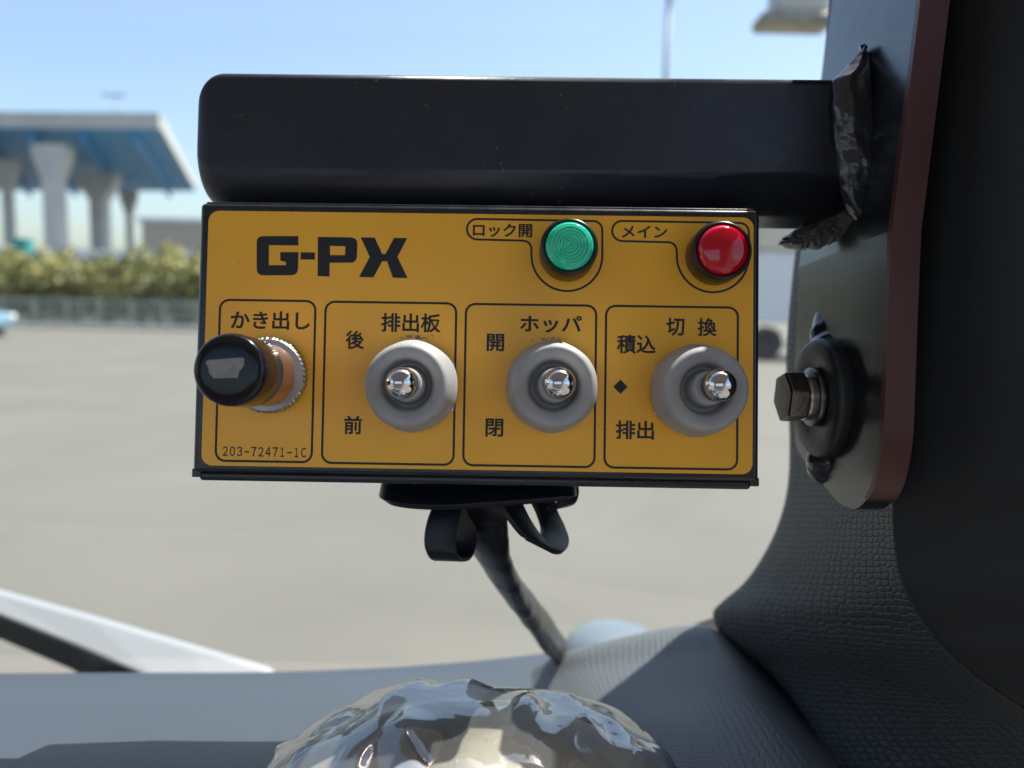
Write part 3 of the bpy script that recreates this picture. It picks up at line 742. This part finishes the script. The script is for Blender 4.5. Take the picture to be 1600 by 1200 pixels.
def crum(p):
    rr = math.hypot(p.y / RY, p.z / RZ); th = math.atan2(p.y, p.x); a_ = math.atan2(p.z, p.y)
    w1 = noise.noise(Vector((th * 1.1, a_ * 5.5, 1.7))); w2 = noise.noise(Vector((th * 2.6 + 5, a_ * 9, 4)))
    w3 = 1 - 2 * abs(noise.noise(Vector((th * 4 + a_ * 2, a_ * 6 - th, 9))))
    return .045 * (facets(p, 22) - FM) * max(0, p.z / RZ) + .0016 * w1 + .0009 * w2 + .0022 * w3 * max(0, p.z / RZ) + .0008 * (1 - 2 * abs(noise.noise(p * 130))) * max(0, p.z / RZ)
JIT = {}
def crumple(p):                               # coarse random pull of the sheet, tauter over the crest
    key = (round(p.x, 5), round(p.y, 5), round(p.z, 5))
    k = min(1, max(.25, p.z / RZ * 1.6)); return rng.gauss(0, .0013) * k + .0012 * noise.noise(Vector((p.x * 25, p.y * 60, p.z * 60)))
v, f = dome(0, 0, 0, RX, RY, RZ, crumple, 20, 26)
tri = []
for q in f:
    a_ = rng.random() < .5
    tri += [[q[0], q[1], q[2]], [q[0], q[2], q[3]]] if a_ else [[q[0], q[1], q[3]], [q[1], q[2], q[3]]]
v = [p + Vector((rng.gauss(0, .0007), rng.gauss(0, .0007), rng.gauss(0, .0007))) for p in v]
o = obj('film', v, tri, M_film, wr, True, world=True)
sm = o.modifiers.new('s', 'SUBSURF'); sm.levels = sm.render_levels = 2
at = o.data.attributes.new('crease_edge', 'FLOAT', 'EDGE')
for i in range(len(o.data.edges)): at.data[i].value = rng.choice((0, .0, .75, .95))
# a loose gathered fold of film in front, peaked at the middle
rows = []
for i in range(40):
    s = i / 39; x = 540 + 430 * s
    top = interp([(540, 1215), (600, 1172), (658, 1137), (700, 1152), (760, 1150), (830, 1168), (900, 1182), (970, 1215)], x)
    r_ = []
    for j in range(24):
        t = j / 23
        p = P(x + (x - 720) * .3 * t, top + 150 * t, .142 - .016 * t)
        q = p * 70
        p += fw * (.006 * abs(noise.noise(Vector((q.x * 1.9, q.y, q.z * .7)))) - .003 + .16 * facets(p - P(735, 1200, .140)) + .0010 * (1 - 2 * abs(noise.noise(p * 190))) + .0008 * noise.noise(p * 520))
        r_.append(p)
    rows.append(r_)
v, f = grid(rows); obj('film_fold', v, f, film_mat('clear_film_fold', .14, milk=.3), wr, True, world=True, mods=[('sub', 1)])

# ------------------------------------------------------------------ windshield and what is just outside it
gm2 = bpy.data.materials.new('windshield_glass'); gm2.use_nodes = True; n = gm2.node_tree; n.nodes.clear()
out = n.nodes.new('ShaderNodeOutputMaterial'); tr = n.nodes.new('ShaderNodeBsdfTransparent'); tr.inputs[0].default_value = (.90, .95, .94, 1)
gl = n.nodes.new('ShaderNodeBsdfGlossy'); gl.inputs['Roughness'].default_value = .01
m1 = n.nodes.new('ShaderNodeMixShader'); n.links.new(schlick(n, .05), m1.inputs[0]); n.links.new(tr.outputs[0], m1.inputs[1]); n.links.new(gl.outputs[0], m1.inputs[2])
n.links.new(m1.outputs[0], out.inputs[0])
ws = []
for (x, y, dd) in ((-700, 1075, .012), (1700, 1000, .012)):
    p = on_z(x, y, DZ - .03); p.y += .015; ws.append(p)
lean = Vector((0, -.20, 1)).normalized()
yb_ = max(p.y for p in ws); zb = DZ - .03
ws = [Vector((-.75, .375, zb)), Vector((.30, .375, zb)), Vector((.30, .375, zb)) + lean * .75, Vector((-.75, .375, zb)) + lean * .75]
o = obj('windshield', ws, [[0, 1, 2, 3]], gm2, None, world=True)
tag(o, 'clear windshield glass standing behind the control box', 'windshield')

wp = thing('windshield_wiper', P(200, 1040, .42), 'windshield wiper with pale sunlit arm and black blade outside the glass', 'wiper')
M_arm = mat('wiper_arm_paint', (.26, .27, .285), .3, coat=.4)
def slab_strip(A_, B_, th):
    v, f = [], []; off = fw * th
    for a_, b2 in zip(A_, B_): v += [a_, b2, b2 + off, a_ + off]
    n_ = len(A_)
    for i in range(n_ - 1):
        for k in range(4): f.append([i * 4 + k, i * 4 + (k + 1) % 4, (i + 1) * 4 + (k + 1) % 4, (i + 1) * 4 + k])
    f.append([0, 1, 2, 3]); f.append([4 * n_ - 1, 4 * n_ - 2, 4 * n_ - 3, 4 * n_ - 4])
    return v, f
v, f = slab_strip([P(-120, 890, .470), P(0, 926, .455), P(150, 968, .438), P(300, 1012, .424), P(415, 1046, .414), P(430, 1056, .412)],
                  [P(-120, 917, .458), P(0, 963, .444), P(120, 1011, .428), P(230, 1058, .413), P(330, 1085, .404), P(400, 1072, .408)], .006)
obj('arm', v, f, M_arm, wp, False, world=True, mods=[('bev', .0025, 3)])
v, f = slab_strip([P(-120, 915, .475), P(0, 961, .460), P(120, 1009, .444), P(230, 1056, .430)], [P(-120, 955, .475), P(0, 1001, .460), P(110, 1048, .444), P(180, 1090, .430)], .012)
obj('blade', v, f, mat('wiper_rubber', (.012, .013, .013), .6), wp, False, world=True, mods=[('bev', .002, 2)])

dc = P(960, 1010, .46)
v, f = lathe([(a_ * .01, b_ * .01) for a_, b_ in ((3.3, -2.0), (3.25, -1.0), (3.1, .0), (2.8, .7), (2.3, 1.2), (1.6, 1.5), (.8, 1.65), (.001, 1.7))], 48)
o = obj('dome_cap', v, f, mat('cap_paint', (.12, .145, .17), .3, coat=.3), None, True, M=Matrix.Translation(dc - Vector((0, 0, .005))))
tag(o, 'smooth blue-grey dome cap outside beyond the dashboard edge', 'dome cap')

mi = thing('outside_mirror', at_y(1245, 20, 1.5), 'white outside mirror housing with tan lower rim hanging beside the pillar', 'mirror')
b0 = at_y(1245, 14, 1.5)
v, f = box(-.05, .055, -.03, .03, -.02, .16, .02, 4); obj('mirror_housing', [b0 + q for q in v], f, mat('mirror_white', (.55, .55, .53), .4), mi, True, world=True)
v, f = box(-.072, .06, -.035, .035, -.036, -.014, .008, 3); obj('mirror_rim', [b0 + q for q in v], f, mat('mirror_tan', (.36, .33, .28), .6, var=.4, var_scale=20), mi, True, world=True)
v, f = box(-.012, .012, -.012, .012, .15, .55, .004, 2); obj('mirror_arm', [b0 + q for q in v], f, mat('mirror_white'), mi, True, world=True)

# ------------------------------------------------------------------ background
M_conc = mat('pale_concrete', (.50, .50, .48), .8, var=.1, var_scale=.6)
M_blue = mat('blue_girder_paint', (.045, .27, .55), .5, var=.12, var_scale=.5)
M_white = mat('white_paint', (.75, .76, .77), .5)
ov = thing('overpass', on_z(120, 520, 0), 'elevated road with blue steel girders on pale concrete piers', 'overpass')
HZ = 14.0
A, B_ = on_z(246, 205, HZ), on_z(303, 299, HZ); L0 = on_z(-260, 200, HZ); L1 = on_z(-140, 297, HZ)
def slab(name, quad, z0, z1, m, parent):
    v = [Vector((p.x, p.y, z0)) for p in quad] + [Vector((p.x, p.y, z1)) for p in quad]
    return obj(name, v, [[3, 2, 1, 0], [4, 5, 6, 7]] + [[i, (i + 1) % 4, 4 + (i + 1) % 4, 4 + i] for i in range(4)], m, parent, world=True)
slab('deck', [L0, A, B_, L1], HZ, HZ + .5, M_blue, ov)
e = (A - L0).normalized() * .3
slab('parapet', [L0 - Vector((0, .3, 0)), A + e - Vector((0, .3, 0)), A + e + Vector((0, .2, 0)), L0 + Vector((0, .2, 0))], HZ + .15, HZ + 1.35, M_conc, ov)
se = Vector((.3, 0, 0))
slab('parapet', [A + Vector((0, .25, 0)), A + se + Vector((0, .25, 0)), B_ + se, B_], HZ + .15, HZ + 1.3, M_conc, ov)
for t in (.12, .28, .44, .6, .76, .92):
    a_, b2 = L0.lerp(A, t), L1.lerp(B_, t)
    slab('girder', [a_ + Vector((0, .4, 0)), a_ + Vector((.35, .4, 0)), b2 + Vector((.35, -.4, 0)), b2 + Vector((0, -.4, 0))], HZ - .9, HZ - .02, M_blue, ov)
def pier(px, Y, wd, cap):
    b0 = at_y(px, 460, Y); b0.z = 0
    v, f = box(-wd / 2, wd / 2, -wd / 2, wd / 2, 0, HZ - 3.2, .25, 2); pp = obj('pier', [b0 + q for q in v], f, M_conc, ov, False, world=True)
    pts = [(-cap, HZ - .95), (-cap, HZ - 1.8), (-wd / 2, HZ - 3.6), (wd / 2, HZ - 3.6), (cap, HZ - 1.8), (cap, HZ - .95)]
    v, f = prism(pts, -wd * .45, wd * .45)
    obj('pier_cap', [b0 + Vector((q.x, q.z, q.y)) for q in v], f, M_conc, pp, False, world=True)
pier(92, 66, 1.45, 1.4); pier(161, 82, 1.6, 2.0); pier(20, 74, .9, 1.0); pier(206, 96, .8, 1.0)
# far slab band joining the deck further away
far0, far1 = at_y(-200, 352, 150), at_y(318, 352, 150)

wl = thing('roadside_wall', at_y(150, 400, 52), 'low white barrier wall behind the hedge', 'wall')
a_, b2 = at_y(-200, 382, 52), at_y(420, 386, 52)
slab('wall_panel', [Vector((a_.x, 52, 0)), Vector((b2.x, 52, 0)), Vector((b2.x, 52.3, 0)), Vector((a_.x, 52.3, 0))], 0, a_.z, M_white, wl)
bd = thing('warehouse', at_y(290, 380, 120), 'low beige flat roofed building far behind the hedge', 'building')
a_, b2, t_ = at_y(222, 385, 120), at_y(520, 385, 120), at_y(260, 347, 120)
slab('walls', [Vector((a_.x, 120, 0)), Vector((b2.x, 120, 0)), Vector((b2.x, 135, 0)), Vector((a_.x, 135, 0))], 0, t_.z, mat('beige_wall', (.55, .48, .38), .8), bd)
slab('roof', [Vector((a_.x - .5, 119.5, 0)), Vector((b2.x + .5, 119.5, 0)), Vector((b2.x + .5, 135.5, 0)), Vector((a_.x - .5, 135.5, 0))], t_.z, t_.z + .6, M_white, bd)
tl = thing('teal_container', at_y(36, 400, 48), 'small teal container standing behind the hedge', 'container')
p = at_y(36, 400, 48)
v, f = box(p.x - .45, p.x + .45, 47.6, 48.4, 0, at_y(36, 376, 48).z, .08, 2); obj('container_body', v, f, mat('teal_paint', (.03, .30, .28), .5), tl, world=True)
v, f = box(p.x - .5, p.x + .5, 47.55, 48.45, at_y(36, 376, 48).z, at_y(36, 373, 48).z, .03, 2); obj('lid', v, f, mat('teal_paint'), tl, world=True)

# hedge: many leaf faces through the volume, with lumps along its outline
FY = on_z(150, 512, 0).y; HY = FY + 1.2
hd = thing('hedge', Vector((-16, HY, 0)), 'yellow-green overgrown hedge along the far edge of the lot', 'hedge')
def leaf_mat(name, c0, c1):
    m = bpy.data.materials.new(name); m.use_nodes = True; n = m.node_tree; b = n.nodes['Principled BSDF']; b.inputs['Roughness'].default_value = .6
    oi = n.nodes.new('ShaderNodeTexCoord'); t = n.nodes.new('ShaderNodeTexNoise'); t.inputs['Scale'].default_value = .9; t.inputs['Detail'].default_value = 3
    rp = n.nodes.new('ShaderNodeValToRGB'); rp.color_ramp.elements[0].position = .35; rp.color_ramp.elements[1].position = .65
    rp.color_ramp.elements[0].color = (*c0, 1); rp.color_ramp.elements[1].color = (*c1, 1)
    n.links.new(oi.outputs['Object'], t.inputs['Vector']); n.links.new(t.outputs['Fac'], rp.inputs['Fac']); n.links.new(rp.outputs['Color'], b.inputs['Base Color'])
    return m
def foliage(x0, x1, y0, y1, ztop, nleaf, size):
    v, f = [], []
    for i in range(nleaf):
        x = random.uniform(x0, x1); y = random.uniform(y0, y1)
        h = ztop * (0.76 + .34 * noise.noise(Vector((x * .7, y * .4, 0))) + .10 * noise.noise(Vector((x * 2.3, y * 1.3, 4))))
        z = h * (random.random() ** .6)
        d = (y - (y0 + y1) / 2) / ((y1 - y0) / 2)
        if z > h * (1 - .35 * d * d): continue
        c_ = Vector((x, y, z)); s = size * random.uniform(.6, 1.4)
        nn = Vector((random.gauss(0, 1), random.gauss(-.4, 1), random.gauss(.5, 1))).normalized(); a_ = nn.orthogonal().normalized() * s; b2 = nn.cross(a_) * .6
        q = len(v); v += [c_ - a_, c_ - b2, c_ + a_, c_ + b2]; f.append([q, q + 1, q + 2, q + 3])
    return v, f
xl, xr = at_y(-120, 450, HY).x, at_y(470, 450, HY).x
v, f = foliage(xl, xr, HY - .6, HY + 2.4, 4.2, 26000, .12)
obj('foliage', v, f, leaf_mat('hedge_leaves', (.12, .14, .045), (.36, .33, .11)), hd, world=True)
for k in range(10):
    x = xl + (xr - xl) * (k + .5) / 10
    v, f = sweep([Vector((x, HY + .8, 0)), Vector((x + .1, HY + .8, 1.2)), Vector((x - .05, HY + .9, 2.6))], [.08, .06, .03], 8)
    obj('stem', v, f, mat('hedge_bark', (.09, .07, .05), .8), hd, True, world=True)

fe = thing('guard_fence', Vector((-16, FY, 0)), 'grey metal guard fence with rails in front of the hedge', 'fence')
M_fence = mat('fence_grey', (.22, .245, .23), .5)
for k in range(13):
    x = xl + (xr - xl) * k / 12
    v, f = box(x - .06, x + .06, FY - .06, FY + .06, 0, 1.2, .01, 1); obj('post', v, f, M_fence, fe, world=True)
for z in (.18, .45, .75, 1.1):
    v, f = box(xl, xr, FY - .10, FY - .062, z - (.05 if z < 1 else .08), z + (.05 if z < 1 else .07), .01, 1); obj('rail', v, f, M_fence, fe, world=True)
v, f = [], []
x = xl
while x < xr:
    a_, b2 = box(x - .012, x + .012, FY - .05, FY - .03, .1, 1.08); q = len(v); v += a_; f += [[i + q for i in ff] for ff in b2]; x += .30
o = obj('mesh_bars', v, f, M_fence, fe, world=True); o['kind'] = 'stuff'
kb = obj('verge_kerb', *box(xl, xr + 30, FY - 1.3, FY - 1.0, 0, .16, .02, 1), mat('kerb_concrete', (.40, .39, .36), .8), None, world=True); tag(kb, 'low concrete kerb at the far edge of the lot', 'kerb')

# parked car at the left edge, nose to the right
car = thing('parked_car', on_z(-20, 528, 0), 'light blue compact car parked before the guard fence', 'car')
cY = on_z(0, 530, 0).y; nose = at_y(30, 500, cY + 1.7).x
body = [(0, .28), (0, .62), (-.12, .78), (-.95, .95), (-1.55, 1.42), (-3.0, 1.46), (-3.7, 1.0), (-3.85, .9), (-3.85, .28)]
v, f = prism(body, -.8, .8); vv = [Vector((nose + q.x, cY + q.z + .8, q.y)) for q in v]
obj('car_body', vv, f, mat('car_blue', (.15, .26, .33), .25, coat=.8), car, False, world=True, mods=[('bev', .10, 4)])
v, f = prism([(-1.02, .97), (-1.58, 1.37), (-2.95, 1.40), (-3.5, 1.0)], -.815, .815); obj('side_windows', [Vector((nose + q.x, cY + q.z + .8, q.y)) for q in v], f, mat('car_glass', (.03, .04, .05), .08), car, False, world=True)
for xo in (-.75, -3.05):
    v, f = lathe([(.30, -.1), (.32, -.08), (.32, .08), (.30, .1), (.2, .1), (.18, .07), (.001, .07)], 28)
    for yo in (.02, 1.58): obj('wheel', [Vector((nose + xo + q.x, cY + yo - q.z, .32 + q.y)) for q in v], f, mat('tyre', (.05, .052, .056), .7), car, True, world=True)
for yo in (.2, 1.4):
    v, f = box(-.24, .03, -.16, .16, .56, .76, .06, 3); obj('headlight', [q + Vector((nose, cY + yo, 0)) for q in v], f, mat('headlight_glass', (.8, .8, .8), .1), car, True, world=True)
v, f = box(-.10, .035, -.10, .10, .40, .50, .03, 2); obj('turn_signal', [q + Vector((nose, cY + .16, 0)) for q in v], f, mat('amber_lens', (.7, .28, .02), .2), car, True, world=True)

# truck seen in the gap beside the box
tk = thing('box_truck', on_z(1210, 562, 0), 'white parked truck with cream cargo box seen between box and pillar', 'truck')
tY = on_z(1205, 562, 0).y; tx = at_y(1200, 500, tY).x
tz = lambda y: at_y(1205, y, tY).z
v, f = box(tx - 3.2, tx + 4.5, tY + .15, tY + 2.4, tz(390), tz(322) + .4, .06, 2); obj('cargo_box', v, f, mat('cargo_cream', (.62, .58, .46), .5), tk, world=True)
v, f = box(tx - 3.0, tx + 4.3, tY + .2, tY + 2.3, tz(505), tz(392), .05, 2); obj('side_panel', v, f, M_white, tk, world=True)
for xo in (-2.2, .05, 2.6):
    v, f = lathe([(.42, -.14), (.50, -.12), (.50, .12), (.42, .14), (.26, .14), (.24, .05), (.001, .05)], 32)
    obj('wheel', [Vector((tx + xo + q.x, tY + .25 - q.z, .50 + q.y)) for q in v], f, mat('tyre'), tk, True, world=True)

lp = thing('light_pole', at_y(1033, 470, 34), 'slim grey light pole rising behind the black bar', 'pole')
p = at_y(1033, 300, 34)
v, f = sweep([Vector((p.x, 34, 0)), Vector((p.x, 34, 8)), Vector((p.x, 34, 15.2))], [.16, .14, .11], 14); obj('pole', v, f, mat('pole_grey', (.33, .36, .40), .5), lp, True, world=True)
v, f = box(p.x - .7, p.x + .6, 33.8, 34.2, 14.9, 15.2, .05, 2); obj('lamp_head', v, f, mat('pole_grey'), lp, world=True)
op = thing('road_lamp', at_y(180, 180, 70), 'thin street lamp standing on the overpass', 'street lamp')
p = at_y(182, 190, 68)
v, f = sweep([Vector((p.x, 68, HZ + .5)), Vector((p.x, 68, HZ + 3.6))], [.09, .07], 10); obj('pole', v, f, mat('pole_grey'), op, True, world=True)
v, f = box(p.x - 1.2, p.x + .9, 67.9, 68.1, HZ + 3.5, HZ + 3.7, .03, 1); obj('lamp_arm', v, f, mat('pole_grey'), op, world=True)
